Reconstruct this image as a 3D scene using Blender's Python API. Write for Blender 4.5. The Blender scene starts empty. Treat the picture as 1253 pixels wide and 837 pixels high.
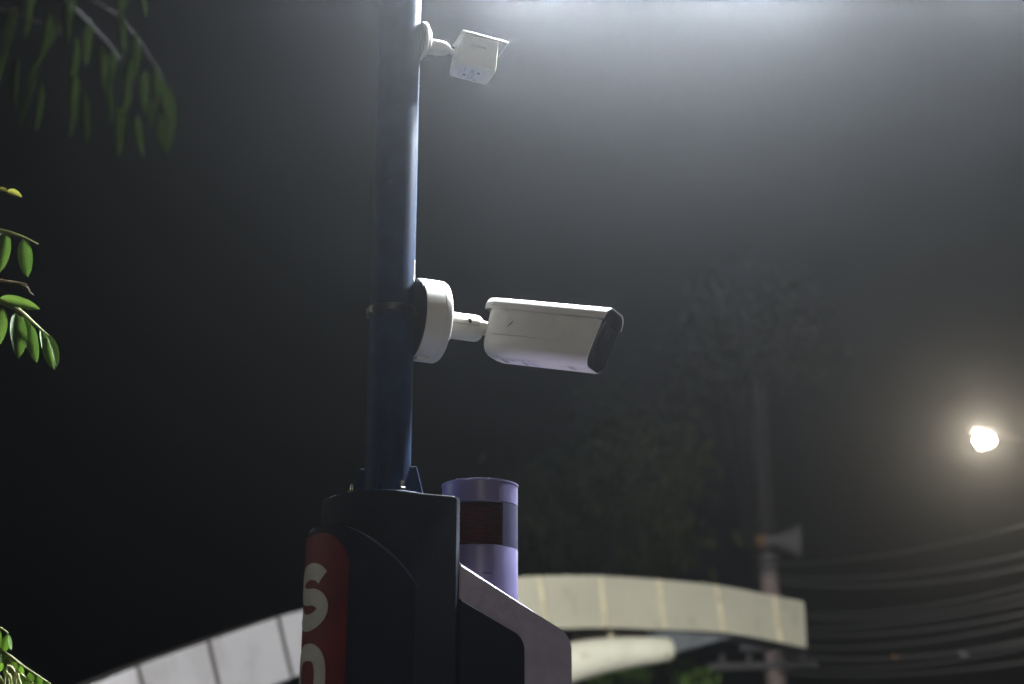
import bpy, bmesh, math, random
from mathutils import Vector, Matrix, Euler
random.seed(7)
R = math.radians
PI = math.pi
S = bpy.context.scene
C = S.collection

# ------------------------------------------------------------------ camera
FPX, CW, CH, TILT = 1740.0, 1253.0, 837.0, R(18.0)
EYE = Vector((0, 0, 1.5))
cam = bpy.data.cameras.new('camera'); camo = bpy.data.objects.new('camera', cam); C.objects.link(camo)
cam.lens = 36.0 * FPX / CW; cam.sensor_width = 36.0
cam.clip_start = 0.05; cam.clip_end = 900
camo.location = EYE; camo.rotation_euler = (PI / 2 + TILT, 0, 0)
cam.dof.use_dof = True; cam.dof.focus_distance = 3.2; cam.dof.aperture_fstop = 2.2
S.camera = camo

# ------------------------------------------------------------------ night sky
w = bpy.data.worlds.new('World'); S.world = w; w.use_nodes = True
nt = w.node_tree; nt.nodes.clear()
sky = nt.nodes.new('ShaderNodeTexSky'); sky.sky_type = 'NISHITA'; sky.sun_disc = False
sky.sun_elevation = R(-4); sky.sun_rotation = R(200)
hsv = nt.nodes.new('ShaderNodeHueSaturation'); hsv.inputs['Saturation'].default_value = 0.25
bg = nt.nodes.new('ShaderNodeBackground'); bg.inputs['Strength'].default_value = 0.01
wo = nt.nodes.new('ShaderNodeOutputWorld')
nt.links.new(sky.outputs[0], hsv.inputs['Color']); nt.links.new(hsv.outputs[0], bg.inputs[0]); nt.links.new(bg.outputs[0], wo.inputs[0])

# strength of the street lamps, added fill and uplight (watts); the lamps themselves are built with their posts further down
LAMP_MAIN, LAMP_LEFT, LAMP_FILL, LAMP_FAR, LAMP_UPLIGHT = (1900, 1560, 760), 330, 1000, 520, 5
LAMP_STRIP = .32
HAZE = 0.0025

S.view_settings.view_transform = 'Standard'; S.view_settings.look = 'None'
S.view_settings.exposure = 0; S.view_settings.gamma = 1
S.render.engine = 'CYCLES'
S.cycles.use_denoising = True
S.cycles.max_bounces = 6; S.cycles.diffuse_bounces = 2; S.cycles.glossy_bounces = 3
S.cycles.volume_bounces = 0; S.cycles.transparent_max_bounces = 12
S.cycles.sample_clamp_indirect = 3

# ------------------------------------------------------------------ geometry from sight lines
def ray(px, py):
    x = (px - CW / 2) / FPX; y = (CH / 2 - py) / FPX
    return Vector((x, math.cos(TILT) - y * math.sin(TILT), math.sin(TILT) + y * math.cos(TILT)))
def at(px, py, Y):
    d = ray(px, py); return EYE + d * (Y / d.y)
def solve(px, py, M, yl):
    """point in the frame M, on its plane y = yl, along a sight line"""
    Mi = M.inverted(); o = Mi @ EYE; d = (Mi.to_3x3() @ ray(px, py))
    return o + d * ((yl - o.y) / d.y)

# ------------------------------------------------------------------ materials
def mat(name, col, rough=0.5, metal=0.0, var=0.0, scale=8.0, bump=0.0, bscale=60.0, spec=0.5, dirt=None, dscale=3.0, dlo=0.52, dhi=0.72, streak=False, **kw):
    m = bpy.data.materials.new(name); m.use_nodes = True
    n = m.node_tree; L = n.links; b = n.nodes['Principled BSDF']
    b.inputs['Base Color'].default_value = (*col, 1); b.inputs['Roughness'].default_value = rough
    b.inputs['Metallic'].default_value = metal; b.inputs['Specular IOR Level'].default_value = spec
    for k, v in kw.items(): b.inputs[k.replace('_', ' ')].default_value = v
    tc = n.nodes.new('ShaderNodeTexCoord')
    last = None
    if var:
        t = n.nodes.new('ShaderNodeTexNoise'); t.inputs['Scale'].default_value = scale; t.inputs['Detail'].default_value = 6
        L.new(tc.outputs['Object'], t.inputs['Vector'])
        r = n.nodes.new('ShaderNodeValToRGB'); e = r.color_ramp.elements
        e[0].position = 0.3; e[1].position = 0.7
        e[0].color = (*[c * (1 - var) for c in col], 1); e[1].color = (*[min(1, c * (1 + var * .6)) for c in col], 1)
        L.new(t.outputs['Fac'], r.inputs['Fac']); last = r.outputs['Color']
        rm = n.nodes.new('ShaderNodeMapRange'); rm.inputs['To Min'].default_value = max(0.02, rough - .1); rm.inputs['To Max'].default_value = min(1, rough + .1)
        L.new(t.outputs['Fac'], rm.inputs['Value']); L.new(rm.outputs[0], b.inputs['Roughness'])
    if dirt:
        t = n.nodes.new('ShaderNodeTexNoise'); t.inputs['Scale'].default_value = dscale; t.inputs['Detail'].default_value = 9; t.inputs['Roughness'].default_value = .65
        if streak:
            mp = n.nodes.new('ShaderNodeMapping'); mp.inputs['Scale'].default_value = (1.5, 1.5, .8); L.new(tc.outputs['Object'], mp.inputs['Vector']); L.new(mp.outputs[0], t.inputs['Vector'])
        else: L.new(tc.outputs['Object'], t.inputs['Vector'])
        mr = n.nodes.new('ShaderNodeMapRange'); mr.inputs['From Min'].default_value = dlo; mr.inputs['From Max'].default_value = dhi
        L.new(t.outputs['Fac'], mr.inputs['Value'])
        mx = n.nodes.new('ShaderNodeMix'); mx.data_type = 'RGBA'
        L.new(mr.outputs[0], mx.inputs['Factor'])
        if last: L.new(last, mx.inputs['A'])
        else: mx.inputs['A'].default_value = (*col, 1)
        mx.inputs['B'].default_value = (*dirt, 1); last = mx.outputs['Result']
    if last: L.new(last, b.inputs['Base Color'])
    if bump:
        t = n.nodes.new('ShaderNodeTexNoise'); t.inputs['Scale'].default_value = bscale; t.inputs['Detail'].default_value = 4
        L.new(tc.outputs['Object'], t.inputs['Vector'])
        bp = n.nodes.new('ShaderNodeBump'); bp.inputs['Strength'].default_value = bump; bp.inputs['Distance'].default_value = .002
        L.new(t.outputs['Fac'], bp.inputs['Height']); L.new(bp.outputs[0], b.inputs['Normal'])
    return m
def glow(name, col, strength):
    m = bpy.data.materials.new(name); m.use_nodes = True; n = m.node_tree; n.nodes.clear()
    e = n.nodes.new('ShaderNodeEmission'); e.inputs[0].default_value = (*col, 1); e.inputs[1].default_value = strength
    o = n.nodes.new('ShaderNodeOutputMaterial'); n.links.new(e.outputs[0], o.inputs[0])
    m.cycles.emission_sampling = 'NONE'
    return m
def leafmat(name, c0, c1, trans=.35, veins=True):
    m = mat(name, c0, rough=.6, spec=.16)
    n = m.node_tree; L = n.links; b = n.nodes['Principled BSDF']
    oi = n.nodes.new('ShaderNodeObjectInfo'); tc = n.nodes.new('ShaderNodeTexCoord')
    t = n.nodes.new('ShaderNodeTexNoise'); t.inputs['Scale'].default_value = 9; t.inputs['Detail'].default_value = 4
    L.new(tc.outputs['Object'], t.inputs['Vector'])
    ad = n.nodes.new('ShaderNodeMath'); ad.operation = 'MULTIPLY_ADD'; ad.inputs[1].default_value = .5
    L.new(oi.outputs['Random'], ad.inputs[0]); 
    sb = n.nodes.new('ShaderNodeMath'); sb.operation = 'SUBTRACT'; sb.inputs[1].default_value = .25; L.new(t.outputs['Fac'], sb.inputs[0]); L.new(sb.outputs[0], ad.inputs[2])
    mx = n.nodes.new('ShaderNodeMix'); mx.data_type = 'RGBA'; mx.inputs['A'].default_value = (*c0, 1); mx.inputs['B'].default_value = (*c1, 1)
    if veins:      # pale midrib and side veins on the blade
        sx = n.nodes.new('ShaderNodeSeparateXYZ'); L.new(tc.outputs['Object'], sx.inputs[0])
        def mth(op, a, b_=None):
            q = n.nodes.new('ShaderNodeMath'); q.operation = op
            for i_, v_ in ((0, a), (1, b_)):
                if v_ is None: continue
                if isinstance(v_, (int, float)): q.inputs[i_].default_value = v_
                else: L.new(v_, q.inputs[i_])
            return q.outputs[0]
        ab = mth('ABSOLUTE', sx.outputs['X'])
        rib_ = mth('LESS_THAN', ab, .022)
        wv = mth('SINE', mth('ADD', mth('MULTIPLY', sx.outputs['Z'], 55.0), mth('MULTIPLY', ab, 42.0)))
        sv = mth('MULTIPLY', mth('GREATER_THAN', wv, .86), .28)
        tot = mth('ADD', mth('ADD', ad.outputs[0], mth('MULTIPLY', rib_, .7)), sv)
        L.new(tot, mx.inputs['Factor'])
    else: L.new(ad.outputs[0], mx.inputs['Factor'])
    L.new(mx.outputs['Result'], b.inputs['Base Color'])
    tr = n.nodes.new('ShaderNodeBsdfTranslucent'); ms = n.nodes.new('ShaderNodeMixShader'); ms.inputs[0].default_value = trans
    hs = n.nodes.new('ShaderNodeHueSaturation'); hs.inputs['Value'].default_value = 1.7; hs.inputs['Saturation'].default_value = 1.15
    L.new(mx.outputs['Result'], hs.inputs['Color']); L.new(hs.outputs[0], tr.inputs['Color'])
    L.new(b.outputs[0], ms.inputs[1]); L.new(tr.outputs[0], ms.inputs[2]); L.new(ms.outputs[0], n.nodes['Material Output'].inputs[0])
    return m

M = dict(
    ground=mat('asphalt', (.05, .05, .052), .85, var=.35, scale=3, bump=.6, bscale=90),
    pole=mat('navy_pole_paint', (.010, .024, .064), .6, var=.45, scale=9, bump=.12, bscale=40, spec=.07, dirt=(.04, .048, .075), dscale=22, dlo=.62, dhi=.76),
    chip=mat('chipped_primer', (.55, .55, .55), .7, var=.3, scale=60),
    navy=mat('navy_cabinet_paint', (.008, .009, .019), .7, spec=.12, var=.3, scale=10, bump=.25, bscale=260, dirt=(.018, .019, .028), dscale=9, dlo=.58, dhi=.8),
    lav=mat('lavender_powder_coat', (.37, .335, .43), .42, var=.12, scale=30, bump=.5, bscale=420, dirt=(.27, .24, .32), dscale=14, dlo=.55, dhi=.75),
    lavs=mat('lavender_plastic', (.165, .145, .28), .38, spec=.35, var=.10, scale=18, bump=.08, bscale=120, dirt=(.12, .11, .19), dscale=10, dlo=.58, dhi=.75),
    bead=mat('navy_highlight', (.05, .055, .10), .22, spec=.6),
    red=mat('red_sign_film', (.105, .004, .007), .6, spec=.2, var=.2, scale=12),
    letter=mat('cream_letter_film', (.36, .35, .31), .5, var=.12, scale=25),
    white=mat('white_camera_paint', (.74, .71, .66), .42, var=.06, scale=14, bump=.06, bscale=300, dirt=(.52, .48, .42), dscale=11, dlo=.56, dhi=.8),
    cream=mat('ivory_camera_plastic', (.78, .75, .65), .45, var=.05, scale=18, bump=.05, bscale=250, dirt=(.6, .55, .45), dscale=16, dlo=.58, dhi=.8),
    black=mat('matt_black', (.012, .012, .013), .6, var=.3, scale=20),
    glass=mat('black_front_glass', (.004, .004, .005), .07, spec=.5),
    lens=mat('lens_glass', (.01, .008, .014), .03, spec=.8),
    print=mat('grey_print', (.13, .12, .14), .6),
    print2=mat('faint_print', (.33, .32, .32), .6),
    paper=mat('label_paper', (.68, .67, .68), .55, var=.06, scale=40),
    steel=mat('zinc_steel', (.45, .42, .38), .32, metal=1, var=.25, scale=60),
    dsteel=mat('dark_steel_band', (.016, .016, .018), .42, metal=.3, var=.2, scale=30),
    redlens=mat('dark_red_lens', (.20, .02, .025), .05, Transmission_Weight=.92, IOR=1.25),
    redcore=mat('red_lens_core', (.36, .04, .04), .3),
    lav_shade=mat('shaded_violet_plastic', (.06, .055, .11), .4, var=.1, scale=20),
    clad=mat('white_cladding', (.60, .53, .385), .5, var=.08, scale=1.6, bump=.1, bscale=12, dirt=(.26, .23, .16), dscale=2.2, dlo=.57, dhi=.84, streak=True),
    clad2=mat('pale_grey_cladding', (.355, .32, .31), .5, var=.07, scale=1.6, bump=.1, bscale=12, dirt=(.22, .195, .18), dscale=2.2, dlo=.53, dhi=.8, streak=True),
    rib=mat('cream_joint_strip', (.80, .68, .44), .55, var=.2, scale=6, dirt=(.30, .17, .07), dscale=5, dlo=.52, dhi=.7),
    gap=mat('dark_joint_backing', (.055, .045, .035), .8, var=.4, scale=6),
    soffit=mat('grey_soffit', (.20, .20, .20), .7, var=.3, scale=3),
    pipe=mat('cream_painted_pipe', (.88, .80, .60), .42, var=.08, scale=4, dirt=(.36, .20, .08), dscale=4.5, dlo=.62, dhi=.74),
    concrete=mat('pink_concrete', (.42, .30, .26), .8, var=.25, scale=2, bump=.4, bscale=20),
    pole_dark=mat('dark_upper_pole', (.03, .024, .022), .8, var=.4, scale=3),
    horn=mat('grey_horn_paint', (.17, .155, .15), .5, var=.15, scale=5),
    cable=mat('grey_cable_sheath', (.13, .12, .115), .4),
    ochre=mat('orange_spacer', (.22, .10, .03), .6),
    lamp=mat('grey_lamp_paint', (.04, .04, .044), .5, var=.2),
    bark=mat('bark', (.035, .027, .02), .9, var=.5, scale=12, bump=.8, bscale=30),
    twig=mat('green_twig', (.16, .17, .04), .6, var=.3, scale=40),
    dry=mat('dry_twig', (.16, .10, .05), .7, var=.3, scale=40),
    tendril=mat('pale_tendril', (.42, .40, .16), .6),
    leafB=leafmat('leaf_oval', (.028, .058, .014), (.07, .105, .028), .20),
    leafA=leafmat('leaf_long', (.02, .034, .013), (.036, .05, .018), .06),
    leafC=leafmat('leaf_small', (.04, .085, .016), (.09, .14, .03), .22),
    leafY=leafmat('leaf_yellow', (.07, .07, .018), (.11, .10, .03), .3),
    leafT=leafmat('leaf_crown', (.028, .04, .012), (.045, .06, .018), .12, veins=False),
    leafG=leafmat('leaf_bright', (.06, .11, .02), (.12, .18, .03), .35, veins=False),
)
E_COOL = glow('lamp_lens_cool', (.92, .96, 1), 60)
E_WARM = glow('lamp_lens_warm', (1, .90, .72), 60)
E_PURP = glow('violet_lens_glow', (.62, .45, 1), 12)

# ------------------------------------------------------------------ helpers
class MB:
    def __init__(s): s.bm = bmesh.new()
    def box(s, size, loc=(0, 0, 0), rot=None, bevel=0, seg=2, mx=None):
        r = bmesh.ops.create_cube(s.bm, size=1)
        vs = r['verts']
        for v in vs: v.co = Vector((v.co.x * size[0], v.co.y * size[1], v.co.z * size[2]))
        if bevel:
            es = list({e for v in vs for e in v.link_edges})
            o = bmesh.ops.bevel(s.bm, geom=es, offset=bevel, segments=seg, affect='EDGES', profile=.5)
            vs = list({v for f in o['faces'] for v in f.verts} | {v for v in vs if v.is_valid})
        T = Matrix.Translation(Vector(loc)) @ (rot.to_matrix().to_4x4() if isinstance(rot, Euler) else (rot or Matrix()))
        if mx is not None: T = mx @ T
        for v in vs: v.co = T @ v.co
        return s
    def loft(s, rings, cap=True, closed=True):
        rr = [[s.bm.verts.new(Vector(p)) for p in r] for r in rings]
        n = len(rr[0])
        for a, b in zip(rr, rr[1:]):
            for i in range(n if closed else n - 1):
                j = (i + 1) % n
                try: s.bm.faces.new((a[i], a[j], b[j], b[i]))
                except ValueError: pass
        if cap and closed:
            s.bm.faces.new(list(reversed(rr[0]))); s.bm.faces.new(rr[-1])
        return s
    def tube(s, pts, rad, seg=12, cap=True):
        pts = [Vector(p) for p in pts]; n = len(pts)
        if not hasattr(rad, '__len__'): rad = [rad] * n
        rings = []; up = None
        for i, p in enumerate(pts):
            d = (pts[min(i + 1, n - 1)] - pts[max(i - 1, 0)]).normalized()
            if up is None:
                up = Vector((0, 0, 1)) if abs(d.z) < .9 else Vector((1, 0, 0))
            a = d.cross(up).normalized(); b = a.cross(d).normalized(); up = b
            rings.append([p + (a * math.cos(t) + b * math.sin(t)) * rad[i] for t in [2 * PI * k / seg for k in range(seg)]])
        return s.loft(rings, cap)
    def lathe(s, prof, seg=48, mx=None, axis='Z', cap=True):
        rings = []
        for r, h in prof:
            ring = []
            for k in range(seg):
                t = 2 * PI * k / seg
                p = Vector((r * math.cos(t), r * math.sin(t), h)) if axis == 'Z' else Vector((h, r * math.cos(t), r * math.sin(t)))
                ring.append(mx @ p if mx is not None else p)
            rings.append(ring)
        return s.loft(rings, cap)
    def prism(s, poly, y0, y1, bevel=0, seg=3):
        """polygon in XZ pushed along Y"""
        a = [s.bm.verts.new((x, y0, z)) for x, z in poly]; b = [s.bm.verts.new((x, y1, z)) for x, z in poly]
        n = len(poly); fs = [s.bm.faces.new(a), s.bm.faces.new(list(reversed(b)))]
        for i in range(n):
            j = (i + 1) % n; fs.append(s.bm.faces.new((a[j], a[i], b[i], b[j])))
        if bevel:
            es = list({e for f in fs[:2] for e in f.edges})
            bmesh.ops.bevel(s.bm, geom=es, offset=bevel, segments=seg, affect='EDGES', profile=.5)
        return s
    def quad(s, a, b, c, d):
        s.bm.faces.new([s.bm.verts.new(Vector(p)) for p in (a, b, c, d)]); return s
    def xf(s, mx): bmesh.ops.transform(s.bm, matrix=mx, verts=s.bm.verts); return s
    def build(s, name, m, parent=None, smooth=35, solid=0):
        bmesh.ops.recalc_face_normals(s.bm, faces=s.bm.faces)
        me = bpy.data.meshes.new(name); s.bm.to_mesh(me); s.bm.free()
        if smooth:
            me.shade_smooth(); me.set_sharp_from_angle(angle=R(smooth))
        me.materials.append(M[m] if isinstance(m, str) else m)
        o = bpy.data.objects.new(name, me); C.objects.link(o)
        if parent: o.parent = parent
        if solid:
            k = o.modifiers.new('thickness', 'SOLIDIFY'); k.thickness = solid; k.offset = 0
        return o
def tag(o, label=None, cat=None, group=None, kind=None):
    if label: o['label'] = label
    if cat: o['category'] = cat
    if group: o['group'] = group
    if kind: o['kind'] = kind
    return o
def empty(name, loc=(0, 0, 0), rz=0):
    o = bpy.data.objects.new(name, None); C.objects.link(o); o.location = loc; o.rotation_euler = (0, 0, rz)
    o.empty_display_size = .1
    return o
def frame(loc, yaw=0, pitch=0, roll=0):
    return Matrix.Translation(Vector(loc)) @ Euler((0, 0, yaw)).to_matrix().to_4x4() @ Euler((0, pitch, 0)).to_matrix().to_4x4() @ Euler((roll, 0, 0)).to_matrix().to_4x4()
def rrect(wd, ht, r, n=6, dz=0):
    pts = []
    for cx, cz, a0 in ((wd / 2 - r, ht / 2 - r, 0), (-wd / 2 + r, ht / 2 - r, 90), (-wd / 2 + r, -ht / 2 + r, 180), (wd / 2 - r, -ht / 2 + r, 270)):
        for k in range(n + 1):
            a = R(a0 + 90 * k / n); pts.append((cx + r * math.cos(a), cz + r * math.sin(a) + dz))
    return pts
def light(name, kind, power, col, loc, parent=None, size=.2, rot=None):
    l = bpy.data.lights.new(name, kind); l.energy = power; l.color = col
    if kind == 'POINT': l.shadow_soft_size = size
    if kind == 'AREA': l.shape = 'RECTANGLE'; l.size, l.size_y = size
    o = bpy.data.objects.new(name, l); C.objects.link(o); o.location = loc
    if rot: o.rotation_euler = rot
    if parent: o.parent = parent
    return o
def spline(pts, n):
    pts = [Vector(p) for p in pts]; out = []
    P = [pts[0] * 2 - pts[1]] + pts + [pts[-1] * 2 - pts[-2]]
    for i in range(1, len(P) - 2):
        for k in range(n):
            t = k / n; a, b, c, d = P[i - 1:i + 3]
            out.append(.5 * ((2 * b) + (c - a) * t + (2 * a - 5 * b + 4 * c - d) * t * t + (3 * b - a - 3 * c + d) * t ** 3))
    out.append(pts[-1]); return out

# ================================================================== THE SETTING
g = MB().quad((-400, -400, 0), (400, -400, 0), (400, 400, 0), (-400, 400, 0)).build('ground', 'ground', smooth=0)
tag(g, kind='structure')

# ================================================================== THE EMERGENCY POST
YAW = R(24.0)
p0 = at(474, 590, 3.0)
POLE = Vector((p0.x, 3.0, 0))
F = frame(POLE, YAW)                       # the post's own frame: +x its front, axis of the column at the origin
ZTOP = solve(478, 599, F, -.138).z         # top of the column
PR = .0495                                 # pole radius

# ---- cabinet column
cab = empty('emergency_column', POLE, YAW)
tag(cab, 'navy emergency column with red lettered strip and lavender edged housing', 'emergency column')
RC, LX = .138, .118
def outline(r, lx, inset=0, n=28):
    pts = [(lx - inset, r - inset - .012), (lx - inset - .012, r - inset)]
    for k in range(n + 1):
        a = R(90 + 180 * k / n); pts.append(((r - inset) * math.cos(a), (r - inset) * math.sin(a)))
    pts += [(lx - inset - .012, -r + inset), (lx - inset, -r + inset + .012)]
    return pts
rings = []
for z, ins in ((0, 0), (ZTOP - .008, 0), (ZTOP - .003, .0015), (ZTOP - .0006, .005), (ZTOP, .010)):
    rings.append([(x, y, z) for x, y in outline(RC, LX, ins)])
MB().loft(rings).build('body', 'navy', cab, 30)
# plinth under the column
MB().box((.62, .40, .12), (.12, 0, .06), bevel=.01).build('plinth', 'navy', cab)

# ---- raised arch-topped shell carrying the sign
RS = .1655
def arch_top(b):                           # b: degrees away from -x
    b = abs(b); z0 = solve(432, 651, F, 0).z + .004
    if b < 40: return z0 - .004 * (b / 40) ** 2
    t = (b - 40) / 72; return z0 - .004 - .150 * t ** 1.35
sh = MB(); NB = 72; rings = []
prof = [(0, 1), (.3, .97), (.6, .82), (.85, .5), (1, -.08)]
cols = []
for k in range(NB + 1):
    b = -112 + 224 * k / NB
    th = (RS - RC) * (1 - (lambda u: u * u * (3 - 2 * u))(min(1, max(0, (abs(b) - 44) / 62))))
    zt = arch_top(b); col = [(RC - .004, .15)] if False else []
    rs = [(RC + th, .14), (RC + th, zt - .02)]
    for f, q in prof: rs.append((RC + th * q, zt - .02 + .02 * math.sin(f * PI / 2) if f < 1 else zt))
    rs.append((RC - .01, zt))
    a = R(180 + b)
    cols.append([(r * math.cos(a), r * math.sin(a), z) for r, z in rs])
sh.loft(cols, cap=False, closed=False)
sh.build('sign_shell', 'navy', cab, 50)
def shell_th(b): return RC + (RS - RC) * (1 - (lambda u: u * u * (3 - 2 * u))(min(1, max(0, (abs(b) - 44) / 62))))
# paler glossy bead added to draw a highlight along the shell's shoulder
bd = []
for k in range(41):
    b = 42 + 62 * k / 40; u = min(1, max(0, (b - 44) / 62)); th = (RS - RC) * (1 - u * u * (3 - 2 * u)); a = R(180 + b)
    bd.append(((RC + th * .93 + .0008) * math.cos(a), (RC + th * .93 + .0008) * math.sin(a), arch_top(b) - .009))
MB().tube(bd, [.0006 + .0022 * math.sin(PI * k / 40) ** .7 for k in range(41)], 10).build('shoulder_highlight', 'bead', cab, 60)
# ---- red strip
zr = solve(398, 652, F, -.06).z
hb = 38.5; cr = .078
def red_top(b):
    s_ = (hb - abs(b)) * PI / 180 * RS
    return zr - (cr - math.sqrt(max(0, cr * cr - max(0, cr - s_) ** 2)))
rd = MB(); cols = []
for k in range(49):
    b = -hb + 2 * hb * (.5 - .5 * math.cos(PI * k / 48)); a = R(187 + b); r = RS + .0016
    zt = red_top(b)
    zs = [zr - .66, zr - .4, zr - .2, zr - .07, zt]
    cols.append([(r * math.cos(a), r * math.sin(a), z) for z in zs] + [((r - .0025) * math.cos(a), (r - .0025) * math.sin(a), zt)])
rd.loft(cols, cap=False, closed=False)
strip = rd.build('red_strip', 'red', cab, 60); strip['label'] = 'dark red strip with cream letters down the column'
# ---- letters S O S, thick strokes wrapped round the shell
SB = 7.0
def bend(x, z, r): a = PI + R(SB) + x / RS; return (r * math.cos(a), r * math.sin(a), z)
def letter(ch, zc, hgt, wid, sw):
    mb = MB(); path = []
    ax, az = (wid - sw) / 2, (hgt - sw) / 4
    if ch == 'S':
        for k in range(25):
            a = R(20 + (250) * k / 24); path.append((ax * math.cos(a), az + az * math.sin(a)))
        for k in range(1, 25):
            a = R(90 - 250 * k / 24); path.append((ax * math.cos(a), -az + az * math.sin(a)))
    else:
        for k in range(49):
            a = 2 * PI * k / 48; c_, s_ = math.cos(a), math.sin(a)
            path.append((ax * math.copysign(abs(c_) ** .75, c_), 2 * az * math.copysign(abs(s_) ** .75, s_)))
    rows = []
    n = len(path)
    for i, (x, z) in enumerate(path):
        if ch == 'S': p, q = path[max(0, i - 1)], path[min(n - 1, i + 1)]
        else: p, q = path[(i - 1) % (n - 1)], path[(i + 1) % (n - 1)]
        tx, tz = q[0] - p[0], q[1] - p[1]; l = math.hypot(tx, tz) or 1; nx, nz = -tz / l, tx / l
        rows.append([bend((x + nx * sw * (j / 6 - .5)), zc + z + nz * sw * (j / 6 - .5), RS + .003) for j in range(7)])
    mb.loft(rows, cap=False, closed=False)
    return mb.build('letter', 'letter', strip, 60)
zS = solve(388, 728, F, -.06).z; zO = solve(386, 829, F, -.06).z
hgt = (solve(386, 686, F, -.08) - solve(386, 771, F, -.08)).z
for i, ch in enumerate('SOS'):
    o = letter(ch, zS - (zS - zO) * i, hgt, .132, .034); o['label'] = 'cream letter ' + ch

# ---- front housing with lavender rim, seen from its side
YN = -.132
def lp(px, py, y=YN): v = solve(px, py, F, y); return (v.x, v.z)
def fillet(poly, rad, n=8):
    out = []; m = len(poly)
    for i in range(m):
        r = rad[i]; p, a, b = Vector(poly[i]), Vector(poly[i - 1]), Vector(poly[(i + 1) % m])
        if not r: out.append(tuple(p)); continue
        d1, d2 = (a - p).normalized(), (b - p).normalized(); ang = d1.angle(d2)
        t = r / math.tan(ang / 2); c = p + (d1 + d2).normalized() * (r / math.sin(ang / 2))
        s_, e_ = p + d1 * t - c, p + d2 * t - c
        for k in range(n + 1):
            f = k / n; v = s_.lerp(e_, f).normalized() * r; out.append(tuple(c + v))
    return out
o1, o2, o3 = lp(563, 687), lp(697, 778), lp(701, 837)
i1, i2, i3 = lp(563, 733), lp(634, 781), lp(641, 837)
ox, ix = o3[0], i3[0]
# the diagonal edges meet the vertical edges
poly = [(o1[0], .14), (ox, .14), (ox, o2[1]), (o1[0], o1[1])]
poly = fillet(poly, [0, 0, .05, 0])
hous = MB().prism(poly, -.128, -.100, .006, 3).build('side_plate', 'lav', cab, 40)
MB().prism(poly, .100, .128, .006, 3).build('side_plate', 'lav', cab, 40)
pin = fillet([(i1[0], .16), (ix, .16), (ix, i2[1]), (i1[0], i1[1])], [0, 0, .04, 0])
MB().prism(pin, -.136, -.120, .003, 2).build('side_panel', 'navy', cab, 40)
core = fillet([(LX - .01, .13), (ox - .012, .13), (ox - .012, o2[1] - .05), (LX - .01, o1[1] - .075)], [0, 0, .04, 0])
MB().prism(core, -.101, .101).build('housing_core', 'lavs', cab, 40)
# violet uplight added out of view to brighten the cameras' undersides
STZ = 1.40
sl = MB().box((.03, .16, .10), (ox + .012, 0, STZ), bevel=.008).build('added_uplight', 'lavs', cab)
MB().box((.008, .13, .07), (ox + .031, 0, STZ), bevel=.003).build('lens', E_PURP, sl)
light('added_uplight_light', 'AREA', LAMP_UPLIGHT, (.82, .74, 1), (ox + .05, 0, STZ + .02), cab, (.10, .06), (0, R(-150), 0))

# violet light strip across the sloping deck, at the foot of the beacon
SX = solve(587, 640, F, 0).x + .118
slope = (core[-1][1] - (o2[1] - .05)) / (core[-1][0] - (ox - .012))
SZ = core[-1][1] + slope * (SX - core[-1][0])
st = MB().box((.014, .15, .012), (SX, 0, SZ + .004), bevel=.003).build('light_strip', 'lavs', cab)
MB().box((.006, .14, .006), (SX - .008, 0, SZ + .007), bevel=.001).build('diffuser', E_PURP, st)
light('light_strip_light', 'AREA', LAMP_STRIP, (.55, .42, 1), (SX - .012, 0, SZ + .016), cab, (.012, .14), (0, R(125), 0))

# ---- warning beacon
bx = solve(587, 640, F, 0).x
bz = lambda py: solve(587, py, F, -.082).z
BR = .0835
beacon = empty('warning_beacon', F @ Vector((bx, 0, bz(735) - .02)), YAW)
tag(beacon, 'lavender cylindrical warning beacon with dark red lens beside the navy column', 'beacon')
zb = bz(735) - .02
zc, zl0, zl1, zt = 0, bz(664.5) - zb, bz(612) - zb, bz(581) - zb
zt = bz(583.5) - zb
MB().lathe([(BR, -.03), (BR, zl0 - .004), (BR - .001, zl0 - .001), (BR - .004, zl0), (.03, zl0)], 72).build('base', 'lavs', beacon)
MB().lathe([(.03, zl1), (BR - .003, zl1), (BR, zl1 + .003), (BR, zt - .006), (BR + .0015, zt - .004), (BR + .0015, zt - .001), (BR - .002, zt), (.02, zt + .002)], 72).build('cap', 'lavs', beacon)
lensR = BR - .006
prof = [(lensR, zl0 + .0005), (lensR, zl1 - .0005)]
lo = MB().lathe(prof, 64).build('lens', 'redlens', beacon, 40)
lo['label'] = 'dark red ribbed lens of the beacon'
cp = [(.01, zl0 + .001)]
for k in range(11):
    z = zl0 + .003 + (zl1 - zl0 - .006) * k / 10
    cp += [(.040, z), (.044, z + (zl1 - zl0) / 40)]
MB().lathe(cp + [(.01, zl1 - .001)], 48).build('lamp_core', 'redcore', lo, 20)
# upright shield wrapping the back and right of the lens
rings = []
for k in range(25):
    a = R(-52 + 178 * k / 24) - YAW
    rings.append([(r_ * math.cos(a), r_ * math.sin(a), z) for r_, z in ((BR - .0055, zl0 - .001), (BR - .0003, zl0 - .001), (BR - .0003, zl1 + .001), (BR - .0055, zl1 + .001))])
MB().loft(rings).build('lens_shield', 'lav_shade', beacon)  # darker copy of the plastic: shade painted into the shield's colour
sp = solve(603, 702, F, -.08)
sr = []
for k in range(7):
    a = R(-96 + 13 * k / 6) + R(12) - YAW
    zz = sp.z - zb + .0006 * math.sin(k * 2.3)
    sr.append([((BR + q) * math.cos(a), (BR + q) * math.sin(a), zz + h) for q, h in ((-.001, -.0009), (.0006, -.0009), (.0006, .0009), (-.001, .0009))])
MB().loft(sr).build('slot', 'black', beacon)

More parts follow.
